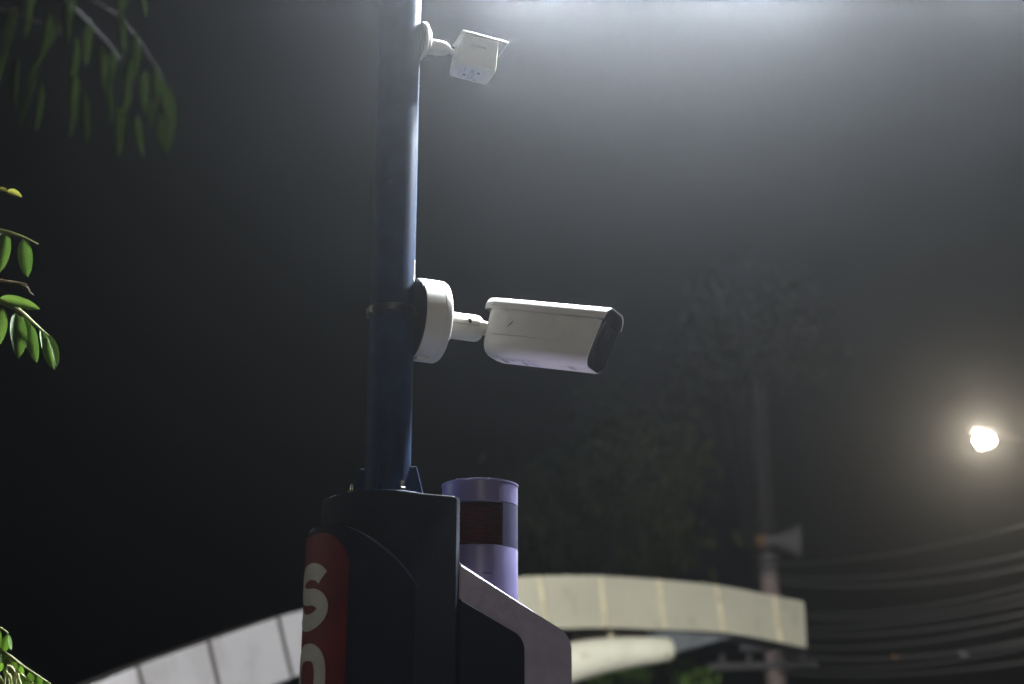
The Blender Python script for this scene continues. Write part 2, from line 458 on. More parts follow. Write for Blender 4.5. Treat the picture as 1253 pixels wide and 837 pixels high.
# ---- pole on top of the column
pole = empty('steel_pole', (POLE.x, POLE.y, ZTOP), YAW)
tag(pole, 'tall dark blue round steel pole bolted on top of the navy column', 'pole')
PTOP = 4.35 - ZTOP
prof = [(PR, .006)] + [(PR, PTOP * k / 8) for k in range(1, 9)] + [(PR - .006, PTOP + .012), (.01, PTOP + .02)]
shaft = MB().lathe(prof, 64).build('shaft', 'pole', pole)
MB().lathe([(.098, 0), (.100, .002), (.100, .008), (.098, .010), (PR, .010)], 64).build('base_plate', 'pole', pole)
for k in range(4):
    a = R(90 * k) + R(-10) - YAW
    gs = MB().prism([(PR - .002, .0098), (.080, .0098), (.080, .016), (PR + .014, .078), (PR - .002, .078)], -.003, .003, .0008, 1)
    gs.xf(Matrix.Rotation(a, 4, 'Z')); gs.build('gusset', 'pole', pole)
bolt_me = None
for k in range(4):
    a = R(90 * k + 45) - R(10) - YAW - R(8)
    x, y = .079 * math.cos(a), .079 * math.sin(a)
    if bolt_me is None:
        b_ = MB(); b_.lathe([(.0052, .010), (.0052, .032), (.0042, .034)], 14)
        b_.lathe([(.0105, .010), (.0108, .0105), (.0108, .019), (.0098, .020)], 6); b_.lathe([(.013, .0098), (.013, .0112)], 20)
        bo = b_.build('bolt', 'steel', pole, 30); bolt_me = bo.data
    else:
        bo = bpy.data.objects.new('bolt', bolt_me); C.objects.link(bo); bo.parent = pole
    bo.location = (x, y, 0)
# a patch of chipped paint above the box
cz = solve(505, 334, F, 0).z - ZTOP
ch = MB(); rs = []
for i in range(10):
    zz = cz + .022 - .006 * i; wdt = R(3 + 5 * abs(math.sin(i * 1.7))) * (1.5 if i > 6 else 1)
    rs.append([((PR + .0006) * math.cos(a), (PR + .0006) * math.sin(a), zz) for a in [R(-28) - wdt + wdt * j / 2 - R(3) for j in range(3)]])
ch.loft(rs, cap=False, closed=False); ch.build('chipped_paint', 'chip', pole)

# ================================================================== LOWER CAMERA (big bullet)
zbox = solve(530, 394, F, 0).z
cA = empty('security_camera', (POLE.x, POLE.y, zbox), YAW)
tag(cA, 'large white bullet security camera with sunshield on a round junction box', 'camera', 'security cameras on the pole')
FA = frame((POLE.x, POLE.y, zbox), YAW)
T = R(1.5)
JR = .0935
X0 = PR - .004
tilt = Matrix.Rotation(R(2), 4, 'Y')
MB().lathe([(JR - .006, X0), (JR - .002, X0 + .001), (JR - .002, X0 + .004), (.02, X0 + .004)], 72, axis='X').build('back_plate', 'black', cA)  # back of the box, in black
box = MB().lathe([(JR - .004, X0 + .0035), (JR, X0 + .0045), (JR, X0 + .048), (JR - .0008, X0 + .0485), (JR - .0008, X0 + .0495), (JR, X0 + .050), (JR, X0 + .061), (JR - .003, X0 + .066), (JR - .010, X0 + .069), (.02, X0 + .070)], 96, axis='X').build('junction_box', 'white', cA, 50)
MB().box((.030, .022, .005), (X0 + .022, -.012, -JR - .0012), bevel=.001).build('latch', 'white', box)
# strap round the pole
zst = solve(475, 374, F, -PR).z - zbox
pts = []
for k in range(61):
    a = R(22 + 316 * k / 60); pts.append(((PR + .0045) * math.cos(a), (PR + .0045) * math.sin(a), 0))
rings = []
for p in pts:
    d = Vector(p).normalized()
    q = Vector(p)
    rings.append([q - d * .0042 + Vector((0, 0, zst - .0075)), q + d * .0030 + Vector((0, 0, zst - .0075)), q + d * .0042 + Vector((0, 0, zst + .0065)), q + d * .0030 + Vector((0, 0, zst + .0078)), q - d * .0042 + Vector((0, 0, zst + .0078))])
MB().loft(rings).build('clamp_band', 'dsteel', cA)
tl = []
for k in range(9):
    a = R(196 + 4.2 * k) - YAW * .2; r_ = PR + .008 + .0018 * k * (1 - k / 11)
    tl.append([Vector((r_ * math.cos(a), r_ * math.sin(a), zst - .006 - .0022 * k)), Vector(((r_ + .002) * math.cos(a), (r_ + .002) * math.sin(a), zst - .006 - .0022 * k)), Vector(((r_ + .002) * math.cos(a), (r_ + .002) * math.sin(a), zst + .004 - .0012 * k)), Vector((r_ * math.cos(a), r_ * math.sin(a), zst + .004 - .0012 * k))])
MB().loft(tl).build('band_tail', 'dsteel', cA)
# arm
s0, s1 = solve(552, 398, FA, 0), solve(588, 403, FA, 0)
ax = (s1 - s0); ay = math.atan2(-ax.z, ax.x)
MA = Matrix.Translation(s0) @ Matrix.Rotation(ay, 4, 'Y')
LA = ax.length
ar = .0305
arm = MB().lathe([(ar, -.06), (ar, LA - .012), (ar - .002, LA - .006), (ar - .007, LA - .001), (ar - .013, LA)], 56, mx=MA, axis='X').build('arm', 'cream', cA, 50)
MB().box((.007, .004, .011), (LA - .038, -ar + .001, .006), bevel=.0015, mx=MA).build('keyhole', 'black', arm)
MB().box((.060, .0012, .0012), (LA - .045, -ar + .0002, -.003), mx=MA).build('seam', 'print2', arm)
# head
hs = solve(603, 405, FA, 0)
MH = Matrix.Translation(hs) @ Matrix.Rotation(R(-25) - YAW, 4, 'Z') @ Matrix.Rotation(R(13.4), 4, 'Y')
# ball joint between arm end and head
jb0 = s1; jb1 = MH @ Vector((.012, 0, -.0))
MB().tube([s1 + (s0 - s1).normalized() * .018 + Vector((0, -.016, 0)), s1.lerp(jb1, .3) + Vector((0, -.009, 0)), s1.lerp(jb1, .7) + Vector((0, -.003, 0)), jb1], [.016, .0165, .012, .014], 28).build('ball_joint', 'cream', cA)
HL, HW, HH = .279, .098, .135
RAKE = .20
def sect(x, wd, ht, r, rk=0, dz=0, n=7):
    return [MH @ Vector((x + rk * q, p, q)) for p, q in rrect(wd, ht, r, n, dz)]
rings = [sect(.000, HW * .55, HH * .55, .022), sect(.0015, HW * .68, HH * .70, .026), sect(.006, HW * .84, HH * .86, .028), sect(.015, HW * .95, HH * .955, .028), sect(.030, HW, HH, .028),
         sect(.12, HW, HH, .028), sect(HL - .05, HW, HH, .028, RAKE * .6), sect(HL, HW, HH, .028, RAKE), sect(HL + .001, HW - .003, HH - .003, .027, RAKE)]
head = MB().loft(rings).build('housing', 'white', cA, 45)
# front glass and its parts
MB().loft([sect(HL - .004, HW - .004, HH - .004, .027, RAKE), sect(HL + .0016, HW - .004, HH - .004, .027, RAKE), sect(HL + .0022, HW - .008, HH - .008, .025, RAKE)]).build('front_glass', 'glass', head, 45)
RM = Matrix.Rotation(-math.atan(RAKE), 4, 'Y')
def front(y, z, d=0): return MH @ Matrix.Translation(Vector((HL + .0022 + RAKE * z, y, z))) @ Matrix.Rotation(math.atan(RAKE), 4, 'Y') @ Matrix.Translation(Vector((d, 0, 0)))
MB().lathe([(.024, 0), (.0242, .0014), (.020, .0018), (.018, .0006)], 40, mx=front(0, .012), axis='X').build('lens', 'lens', head)
for y in (-.028, .026):
    for z in (-.036, ):
        MB().lathe([(.007, 0), (.0065, .001), (.004, .0016)], 20, mx=front(y, z), axis='X').build('infrared_lamp', 'lens', head)
# sunshield
def shield_ring(x, off, th, zcut, rk):
    pts = [(p, q) for p, q in rrect(HW + 2 * off, HH + 2 * off, .030, 8)]
    top = [t for t in pts if t[1] > 0]
    top.sort(key=lambda t: -math.atan2(t[1] - .0, t[0]) if False else 0)
    up = [(HW / 2 + off, zcut)] + [t for t in pts[:18]] + [(-HW / 2 - off, zcut)]
    cx = []
    for p, q in up:
        cx.append((p, q))
    inn = []
    for p, q in up:
        if abs(q - zcut) < 1e-9: inn.append((p - math.copysign(th, p), q))
        else:
            fx = (HW / 2 + off - th) / (HW / 2 + off); fz = (HH / 2 + off - th) / (HH / 2 + off)
            inn.append((p * fx, q * fz))
    loop = cx + list(reversed(inn))
    return [MH @ Vector((x + rk * q, p, q)) for p, q in loop]
zc_ = HH / 2 - .026
rings = [shield_ring(-.001, .0006, .003, zc_, -.1), shield_ring(.004, .0036, .003, zc_, -.1), shield_ring(.018, .0046, .003, zc_, 0), shield_ring(HL - .04, .0046, .003, zc_, RAKE * .6), shield_ring(HL + .004, .0046, .003, zc_, RAKE * 1.1)]
sun = MB().loft(rings).build('sunshield', 'white', cA, 40)
MB().loft([shield_ring(HL - .008, .0012, .0012, zc_ + .001, RAKE), shield_ring(HL + .0037, .0012, .0012, zc_ + .001, RAKE * 1.1)]).build('shield_underside', 'black', sun, 40)
MB().lathe([(.0022, 0), (.0018, .0008)], 10, mx=MH @ Matrix.Translation(Vector((.012, -HW / 2 - .0042, HH / 2 - .018))) @ Matrix.Rotation(R(90), 4, 'X')).build('screw', 'print', head)
# pressed side panel, near side: outline bead
def side(x, z, y=0): return MH @ Vector((x, -HW / 2 - y, z))
bead = fillet([(.022, -.018), (.200, -.018), (.200, .034), (.022, .034)], [.004, .016, .016, .004], 6)
pw = MB().prism(bead, -HW / 2 - .0030, -HW / 2 + .002, .0022, 3); pw.xf(MH); pw.build('side_panel', 'white', head, 40)
MB().tube([side(.062, .000, .0032), side(.069, .007, .0035), side(.075, .0155, .0032)], [.0003, .0011, .0003], 6).build('scratch', 'black', head)
# label printed on the underside, near the back
def under(x, y, d=.0006): return MH @ Vector((x, y, -HH / 2 - d))
def strip_at(x, y, sx, sy, m, nm='label_print', d=.0007):
    return MB().quad(under(x - sx / 2, y - sy / 2, d), under(x + sx / 2, y - sy / 2, d), under(x + sx / 2, y + sy / 2, d), under(x - sx / 2, y + sy / 2, d))
lab = strip_at(.088, -.003, .105, .048, 'paper', d=.0004).build('label', 'paper', head, 0)
for i, (x, y, sx, sy) in enumerate([(.050, -.006, .006, .030), (.058, -.004, .003, .026), (.072, -.018, .022, .0025), (.078, -.017, .004, .006), (.100, -.003, .003, .030), (.104, -.003, .0015, .030), (.116, -.010, .018, .0015), (.121, -.004, .018, .0015), (.127, .002, .018, .0015)]):
    strip_at(x, y, sx, sy, None, d=.0008 + .00005 * i).build('label_print', 'print', lab, 0)
for i in range(5):
    strip_at(.222, -.020 + .005 * i, .016, .0028, None).build('label_print', 'print2', head, 0)

# ================================================================== UPPER CAMERA (small)
zup = solve(520, 52, F, 0).z
cB = empty('security_camera', (POLE.x, POLE.y, zup), YAW)
tag(cB, 'small ivory box security camera high on the pole, seen from below', 'camera', 'security cameras on the pole')
FB = frame((POLE.x, POLE.y, zup), YAW)
DR = .047
MB().lathe([(DR - .002, PR - .003), (DR, PR - .002), (DR, PR + .001), (.02, PR + .001)], 56, axis='X').build('back_disc', 'soffit', cB)  # back of the base, darker than the rest of the mount
base = MB().lathe([(DR - .001, PR + .0005), (DR + .0005, PR + .002), (DR + .0005, PR + .008), (DR - .002, PR + .011), (DR * .76, PR + .013), (DR * .74, PR + .020), (DR * .68, PR + .022), (.015, PR + .022)], 64, axis='X').build('base', 'cream', cB, 40)
a0, a1 = solve(526, 57, FB, 0), solve(550, 61, FB, 0)
dv = a1 - a0; MAu = Matrix.Translation(a0) @ Matrix.Rotation(math.atan2(-dv.z, dv.x), 4, 'Y'); LU = dv.length
MB().lathe([(.0200, -.012), (.0190, .004), (.0180, LU - .020), (.0165, LU - .012), (.012, LU - .003), (.008, LU)], 40, mx=MAu, axis='X').build('arm', 'cream', cB, 50)
hb_ = solve(557, 66, FB, 0)
YU, PU = R(20) - YAW, R(5)
MU = Matrix.Translation(hb_) @ Matrix.Rotation(YU, 4, 'Z') @ Matrix.Rotation(PU, 4, 'Y')
MB().tube([a1 + (a0 - a1).normalized() * .008, a1.lerp(hb_, .5), MU @ Vector((.006, 0, -.001))], [.0085, .0075, .0105], 20).build('ball_joint', 'cream', cB)
UL, UW, UH = .094, .078, .086
def sectu(x, wd, ht, r, rk=0, n=5): return [MU @ Vector((x + rk * q, p, q)) for p, q in rrect(wd, ht, r, n)]
rk0 = .16
rings = [sectu(.002, UW * .86, UH * .86, .006, rk0 * .5), sectu(.004, UW * .95, UH * .95, .008, rk0 * .5), sectu(.009, UW, UH, .008, rk0 * .5), sectu(UL, UW, UH, .008, 0), sectu(UL + .001, UW - .003, UH - .003, .007, 0)]
bodyu = MB().loft(rings).build('housing', 'cream', cB, 35)
MB().loft([sectu(UL - .002, UW - .004, UH - .004, .007), sectu(UL + .002, UW - .004, UH - .004, .007), sectu(UL + .005, UW - .010, UH - .010, .007)]).build('front_glass', 'glass', bodyu, 35)
MB().box((.030, .034, .036), (.0, 0, 0), bevel=.004, mx=MU @ Matrix.Translation(Vector((.012, 0, 0)))).build('joint_socket', 'cream', bodyu)
sunu = MB().box((UL + .024, UW + .002, .0034), ((UL + .024) / 2 + .002, 0, UH / 2 + .0022), bevel=.0016, seg=3, mx=MU).build('sunshield', 'cream', cB)
MB().box((.0205, UW - .001, .0014), (UL + .0136, 0, UH / 2 - .0003), mx=MU).build('shield_underside', 'soffit', sunu)  # dark plate added to paint the shade under the shield
# maker's name on the side and the label underneath
def text_mesh(txt, size, name, m, mx, parent):
    cu = bpy.data.curves.new(name, 'FONT'); cu.body = txt; cu.size = size; cu.align_x = 'CENTER'; cu.align_y = 'CENTER'; cu.offset = size * .015; cu.resolution_u = 2
    to = bpy.data.objects.new(name + '_tmp', cu); C.objects.link(to)
    bpy.context.view_layer.update()
    me = bpy.data.meshes.new_from_object(to.evaluated_get(bpy.context.evaluated_depsgraph_get()))
    bpy.data.objects.remove(to); bpy.data.curves.remove(cu)
    me.transform(mx); me.materials.clear(); me.materials.append(M[m])
    o = bpy.data.objects.new(name, me); C.objects.link(o); o.parent = parent
    return o
text_mesh('HIKVISION', .0088, 'maker_lettering', 'print2', MU @ Matrix.Translation(Vector((.043, -UW / 2 - .0006, .012))) @ Matrix.Rotation(R(90), 4, 'X'), bodyu)
def undu(x, y, d=.0006): return MU @ Vector((x, y, -UH / 2 - d))
def stu(x, y, sx, sy, d): return MB().quad(undu(x - sx / 2, y - sy / 2, d), undu(x + sx / 2, y - sy / 2, d), undu(x + sx / 2, y + sy / 2, d), undu(x - sx / 2, y + sy / 2, d))
labu = stu(.044, 0, .066, .058, .0003).build('label', 'paper', bodyu, 0)
prints = [(.024, -.016, .0016, .018, 'print2'), (.017, .004, .0012, .034, 'print2'), (.030, .010, .0065, .007, 'print'), (.026, .022, .008, .002, 'print2'), (.041, -.015, .0014, .016, 'print'), (.0445, -.013, .0011, .016, 'print'), (.049, -.002, .0012, .042, 'print2'),
          (.041, .010, .0012, .022, 'print2'), (.046, .020, .012, .0015, 'print2'), (.060, -.012, .0065, .0065, 'print'), (.060, .022, .006, .003, 'print'), (.053, .006, .001, .03, 'print2')]
for i, (x, y, sx, sy, m) in enumerate(prints): stu(x, y, sx, sy, .0006 + .00006 * i).build('label_print', m, labu, 0)

# ================================================================== WHITE CLAD ARCH
arch = empty('clad_arch', (0, 0, 0)); tag(arch, 'long curved arch clad in stained pale panels behind the navy column', 'arch')
AY = lambda px: 10.4 + (px - 168) * (15.0 - 10.4) / (985 - 168) if px > 168 else 10.4 + (px - 168) * .0035
tops = [(-560, 1330), (-480, 1228), (-330, 1085), (-120, 950), (0, 888), (110, 839), (168, 815), (255, 784), (340, 755), (372, 746), (460, 726), (550, 712), (661, 704.5), (736, 704.5), (807, 709), (878, 716), (948, 729), (984, 736)]
lean = {-560: 110, -480: 100, -330: 80, -120: 60, 0: 40, 110: 26, 168: 22, 255: 18, 340: 18, 372: 17, 460: 12, 550: 10, 661: 9, 736: 6, 807: 8, 878: 10, 948: 9, 984: 3}
hts = {-560: 40, -480: 60, -330: 76, -120: 84, 0: 84, 110: 82, 168: 80, 255: 78, 340: 74.5, 372: 74, 460: 71, 550: 69, 661: 66, 736: 64, 807: 62, 878: 58.5, 948: 57.5, 984: 57}
import bisect
tx = [t[0] for t in tops]
def interp(px, vals):
    i = max(1, min(len(tx) - 3, bisect.bisect_right(tx, px) - 1)); P = vals
    x0, x1 = tx[i], tx[i + 1]
    if px < tx[1]: i = 0; x0, x1 = tx[0], tx[1]; t = (px - x0) / (x1 - x0); return P[0] + (P[1] - P[0]) * t
    if px > tx[-2]: t = (px - tx[-2]) / (tx[-1] - tx[-2]); return P[-2] + (P[-1] - P[-2]) * t
    t = (px - x0) / (x1 - x0)
    m0 = (P[i + 1] - P[i - 1]) / (tx[i + 1] - tx[i - 1]) * (x1 - x0); m1 = (P[i + 2] - P[i]) / (tx[i + 2] - tx[i]) * (x1 - x0)
    h00, h10, h01, h11 = 2 * t ** 3 - 3 * t * t + 1, t ** 3 - 2 * t * t + t, -2 * t ** 3 + 3 * t * t, t ** 3 - t * t
    return h00 * P[i] + h10 * m0 + h01 * P[i + 1] + h11 * m1
VT = [t[1] for t in tops]; VL = [lean[t[0]] for t in tops]; VH = [hts[t[0]] for t in tops]
nrm = Vector((at(985, 736, 15) - at(168, 815, 10.4))); nrm.z = 0; nrm = Vector((-nrm.y, nrm.x, 0)).normalized()   # away from the viewer
def edge(px):
    t = at(px, interp(px, VT), AY(px)); b = at(px + interp(px, VL), interp(px, VT) + interp(px, VH), AY(px + interp(px, VL)))
    return t, b
DEP = .42
# backing beam
def beam(pxs, inset, d0, d1, name, m, parent, sm=30):
    rings = []
    for px in pxs:
        t, b = edge(px); v = (b - t).normalized() * inset
        rings.append([t + v + nrm * d0, b - v + nrm * d0, b - v + nrm * d1, t + v + nrm * d1])
    return MB().loft(rings).build(name, m, parent, sm)
beam([-555 + 30 * k for k in range(52)] + [981], .022, .02, DEP, 'backing_beam', 'gap', arch)
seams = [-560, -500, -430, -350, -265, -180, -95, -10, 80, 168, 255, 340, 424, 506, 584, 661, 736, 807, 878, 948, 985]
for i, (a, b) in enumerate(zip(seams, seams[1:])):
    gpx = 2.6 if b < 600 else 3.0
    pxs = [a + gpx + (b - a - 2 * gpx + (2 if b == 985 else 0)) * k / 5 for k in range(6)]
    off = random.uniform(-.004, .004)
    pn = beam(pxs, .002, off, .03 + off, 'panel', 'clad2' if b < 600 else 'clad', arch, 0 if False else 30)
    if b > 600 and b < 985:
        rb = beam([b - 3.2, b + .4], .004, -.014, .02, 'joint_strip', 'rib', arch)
# soffit and crown lining
def lining(name, top, m):
    rings = []
    for k in range(53):
        px = -555 + 1536 * k / 52; t, b = edge(px); v = (b - t).normalized()
        p = t if top else b
        s_ = 1 if top else -1
        rings.append([p + nrm * .04 + v * .004 * s_, p + nrm * (DEP + .01) + v * .004 * s_, p + nrm * (DEP + .01) + v * .018 * s_, p + nrm * .04 + v * .018 * s_])
    return MB().loft(rings).build(name, m, arch)
lining('soffit', False, 'soffit'); lining('crown_lining', True, 'gap')
# support pipe below the right half
pp = [(330, 1010, 12.0), (420, 930, 12.4), (540, 868, 12.9), (640, 832, 13.2), (702, 810, 13.4), (760, 799.5, 13.6), (808, 795.5, 13.75), (817, 794.8, 13.78), (821, 794.5, 13.79)]
pr = [27, 26.5, 26, 25, 23.5, 19, 14.8, 13.9, 11.5]
pts = [at(*p) for p in pp]; rad = [r_ * p.y / FPX * 1.02 for r_, p in zip(pr, pts)]
ps = spline([(p.x, p.y, p.z) for p in pts[:7]], 5); rs_ = []
for i in range(6):
    for k in range(5): rs_.append(rad[i] + (rad[i + 1] - rad[i]) * k / 5)
rs_.append(rad[6])
pipe = MB().tube(ps + pts[7:], rs_ + rad[7:], 32).build('support_pipe', 'pipe', arch, 50)
foot = pts[0]
MB().tube([(foot.x - .02, foot.y, 0), (foot.x - .02, foot.y, foot.z + .08)], .19, 28).build('support_post', 'pipe', arch)
# grey brace from the pipe to the arch's soffit
bA, bB, bC, bD = at(806, 768, 14.05), at(806, 804, 14.05), at(905, 778.5, 14.75), at(940, 768, 14.95)
br = MB(); rings = [[p + nrm * .02 for p in (bA, bB, bC, bD)], [p + nrm * .14 for p in (bA, bB, bC, bD)]]
br.loft(rings); br.build('brace', 'soffit', arch, 0)
for (x0, y0, Y0, x1, y1, Y1, r_) in ((744, 771, 14.0, 748, 780, 13.6, .025), (700, 777, 14.2, 800, 772, 14.3, .035)):
    MB().tube([at(x0, y0, Y0), at(x1, y1, Y1)], r_, 12).build('hanger', 'rib', arch)

# ================================================================== UTILITY POLE, HORN, CABLES
UY = 22.0
top, bot = at(921, 400, UY), at(945, 760, UY)
ux = lambda z: bot.x + (top.x - bot.x) * (z - bot.z) / (top.z - bot.z)
up = empty('utility_pole', (ux(0), UY, 0)); tag(up, 'slim utility pole with pale pink lower half behind the arch end', 'utility pole')
def upl(z): return (ux(z) - ux(0), 0, z)
zsp = at(938, 700, UY).z
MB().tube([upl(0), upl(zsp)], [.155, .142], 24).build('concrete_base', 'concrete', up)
MB().tube([upl(zsp - .2), upl(at(930, 470, UY).z)], [.139, .115], 24).build('upper_shaft', 'pole_dark', up)  # upper length in a darker colour than the base
for zz, px in ((705, 940), (693, 939), (683, 938)):
    z = at(940, zz, UY).z
    MB().tube([upl(z - .03), upl(z + .03)], .150, 24).build('band', 'horn', up)
for py, x0, x1 in ((815, 868, 1000), (792, 905, 985)):
    a, b = at(x0, py + 1, UY - .22), at(x1, py - 2, UY - .22); o = Vector((ux(0), UY, 0))
    MB().tube([a - o, b - o], .055, 10).build('cross_arm', 'horn', up)
    for k in range(4):
        p = a.lerp(b, .12 + .25 * k) - o
        MB().lathe([(.035, 0), (.05, .03), (.035, .06), (.05, .09), (.03, .13)], 12, mx=Matrix.Translation(p + Vector((0, 0, .05)))).build('insulator', 'horn', up)
hn = empty('horn_speaker', at(940, 661, UY - .25)); hn.scale = (.9, .9, .9); tag(hn, 'grey horn loudspeaker mounted on the utility pole', 'loudspeaker')
hx = (990 - 945) / FPX * UY
MB().lathe([(.07, -.06), (.08, .02), (.085, .10), (.12, .18), (.19, .34), (.26, .47), (.285, .53), (.285, .545), (.25, .50), (.10, .25), (.05, .2)], 36, mx=Matrix.Rotation(R(-14), 4, 'Z') @ Matrix.Rotation(R(4), 4, 'Y'), axis='X').build('bell', 'horn', hn)
MB().lathe([(.10, -.20), (.115, -.18), (.115, -.04), (.08, -.03)], 24, axis='X', mx=Matrix.Rotation(R(-14), 4, 'Z')).build('driver', 'ochre', hn)
MB().box((.06, .3, .05), (-.05, .12, -.08)).build('bracket', 'horn', hn)

cabs = [(690, 632, .016), (706, 667, .02), (712, 683, .022), (748, 703, .018), (752, 713, .02), (768, 727, .02), (775, 740, .024), (790, 751, .024), (800, 771, .03), (812, 777, .02), (822, 800, .02)]
names = ['topmost power cable crossing the right edge below the lit lamp', 'second power cable from the top at the right edge']
ordn = ['topmost', 'second', 'third', 'fourth', 'fifth', 'sixth', 'seventh', 'eighth', 'ninth', 'tenth', 'lowest']
for i, (yl, yr, r_) in enumerate(cabs):
    a = at(952, yl, UY - .3); b = at(1330, yr - (yl - yr) * .24 + 3, 13.5 + .2 * i)
    pts = []
    for k in range(29):
        t = k / 28; p = a.lerp(b, t); p.z -= .22 * 4 * t * (1 - t) * (.6 + .08 * (i % 5)); pts.append(p)
    o = MB().tube(pts, r_ * .8, 8).build('power_cable', 'cable')
    tag(o, '%s of the grey power cables fanning out at the right edge' % ordn[i], 'cable', 'power cables')
    if i == 8:
        for t in (.47, .68):
            p = pts[int(t * 28)]
            MB().box((.10, .05, .06), p + Vector((0, 0, .01 if t < .5 else -.04)), bevel=.01).build('spacer', 'ochre' if t < .5 else 'horn', o)

# ================================================================== STREET LAMPS
def street_lamp(post_xy, head, label, power, col, em, face=None, size=.16, tilt=0, headlen=.62, group='street lamps', drop=.12, lw=.24, ld=.075, toward=0, globe=False):
    hd = Vector(head); px_, py_ = post_xy
    root = empty('street_lamp', (px_, py_, 0)); tag(root, label, 'street lamp', group)
    o = Vector((px_, py_, 0)); h = hd - o
    MB().tube([(0, 0, 0), (0, 0, .4), (0, 0, h.z - .5)], [.11, .08, .055], 20).build('post', 'lamp', root)
    d2 = Vector((h.x, h.y, 0)); n_ = d2.normalized()
    MB().tube(spline([(0, 0, h.z - .6), Vector((0, 0, h.z - .15)) + n_ * .12, Vector((0, 0, h.z + .06)) + n_ * .6, h - n_ * headlen * .5 + Vector((0, 0, .06))], 6), .038, 14).build('arm', 'lamp', root)
    yaw = math.atan2(n_.y, n_.x)
    MX = Matrix.Translation(h) @ Matrix.Rotation(yaw, 4, 'Z') @ Matrix.Rotation(tilt, 4, 'X')
    def sec(x, wd, ht): return [MX @ Vector((x, p, q + .05)) for p, q in rrect(wd, ht, min(wd, ht) * .45, 5)]
    L2 = headlen / 2
    hdm = MB().loft([sec(-L2, .10, .08), sec(-L2 * .7, .22, .12), sec(0, .30, .13), sec(L2 * .7, .28, .10), sec(L2, .16, .05)]).build('lamp_head', 'lamp', root)
    le = []
    for k in range(7):
        f = (-1 + 2 * k / 6); le.append((f * L2 * .72, lw * math.sqrt(max(.05, 1 - f * f * .9))))
    if globe:      # glowing bowl, plus a small glowing blob that draws the light's tail
        gm = MB()
        for c_, ra, rz in (((0, 0, -.12), .205, .15), ((.10, -.02, -.21), .075, .085)):
            gm.lathe([(max(.004, ra * math.sin(PI * k / 12)), c_[2] + rz * math.cos(PI * k / 12)) for k in range(13)], 32, mx=MX @ Matrix.Rotation(R(7), 4, 'Y') @ Matrix.Translation(Vector((c_[0], c_[1], 0))))
        gm.build('lamp_lens', em, hdm, 60)
    else:
      MB().loft([[MX @ Vector((x, y_ * math.cos(R(a)) * .5, -.012 + ld * math.sin(R(a)) * (y_ / lw))) for a in range(180, 361, 20)] for x, y_ in le], cap=False, closed=False).build('lamp_lens', em, hdm, 60, solid=.004)
    light('street_lamp_light', 'POINT', power, col, MX @ Vector((0, 0, -drop)) + Vector((-hd.x, -hd.y, 0)).normalized() * toward, root, size)
    return root
# the lamp whose glow fills the top of the picture: three heads on one long arm, just above the frame
LPX, LPY = 2.95, 4.2
ml = empty('street_lamp', (LPX, LPY, 0)); tag(ml, 'cool white three headed street lamp just above the top edge, lighting the mist', 'street lamp', 'street lamps')
heads = [at(680, -148, 3.95), at(915, -138, 3.95), at(1245, -170, 3.95)]
ZB = max(h.z for h in heads) + .30
MB().tube([(0, 0, 0), (0, 0, .5), (0, 0, ZB + .25)], [.13, .09, .065], 20).build('post', 'lamp', ml)
MB().tube([(.10, 0, ZB), (heads[0].x - LPX - .2, 0, ZB)], .042, 16).build('arm', 'lamp', ml)
for h, pw in zip(heads, LAMP_MAIN):
    q = h - Vector((LPX, LPY, 0))
    MB().tube([(q.x, 0, ZB), (q.x, -.10, q.z + .18), (q.x, -.25, q.z + .09)], .022, 10).build('bracket', 'lamp', ml)
    hm_ = MB().box((.30, .20, .05), (q.x, q.y, q.z + .05), bevel=.016, seg=3)
    for k in range(7): hm_.box((.006, .17, .03), (q.x - .114 + .038 * k, q.y, q.z + .085))
    hh = hm_.build('lamp_head', 'lamp', ml)
    MB().box((.26, .16, .008), (q.x, q.y, q.z + .022), bevel=.003).build('lamp_lens', E_COOL, hh)
    light('street_lamp_light', 'POINT', pw, (.86, .94, 1.0), (q.x, q.y, q.z - .04), ml, .10)
street_lamp((-9.8, 5.4), (-8.6, 5.4, 5.2), 'street lamp out of view on the left beside the leaves', LAMP_LEFT, (1, .95, .80), E_WARM)
street_lamp((2.2, -10.5), (.8, -9.6, 6.6), 'added fill lamp out of view behind the viewer', LAMP_FILL, (1, .89, .74), E_WARM)  # unseen lamp added as frontal fill
fp = at(1205, 539, 30)
street_lamp((fp.x + 2.2, 31.4), fp + Vector((0, 0, .13)), 'lit warm street lamp glowing at the right edge', LAMP_FAR, (1, .86, .64), E_WARM, size=.22, tilt=R(-8), headlen=.80, drop=.14, toward=.42, globe=True)

# ================================================================== LEAVES ON THE LEFT
def leaf_mesh(name, shape='oval', cup=.12, droop=.10):
    """unit leaf: length 1 along -z from the origin, width 1 along x, slightly folded and curved along y"""
    n = 8; rows = []
    for k in range(n + 1):
        t = k / n
        if shape == 'oval': wdt = (math.sin(PI * min(1, t * .96 + .02)) ** .62) * (1 - .10 * t) if 0 < t < 1 else .03
        else: wdt = (math.sin(PI * t ** .8) ** .8) if 0 < t < 1 else .03
        y = droop * t * t
        rows.append([(-.5 * wdt, y - cup * wdt, -t), (-.25 * wdt, y - cup * .35 * wdt, -t), (0, y, -t), (.25 * wdt, y - cup * .35 * wdt, -t), (.5 * wdt, y - cup * wdt, -t)])
    mb = MB(); mb.loft(rows, cap=False, closed=False)
    bmesh.ops.recalc_face_normals(mb.bm, faces=mb.bm.faces)
    me = bpy.data.meshes.new(name); mb.bm.to_mesh(me); mb.bm.free(); me.shade_smooth()
    return me
LV = {}
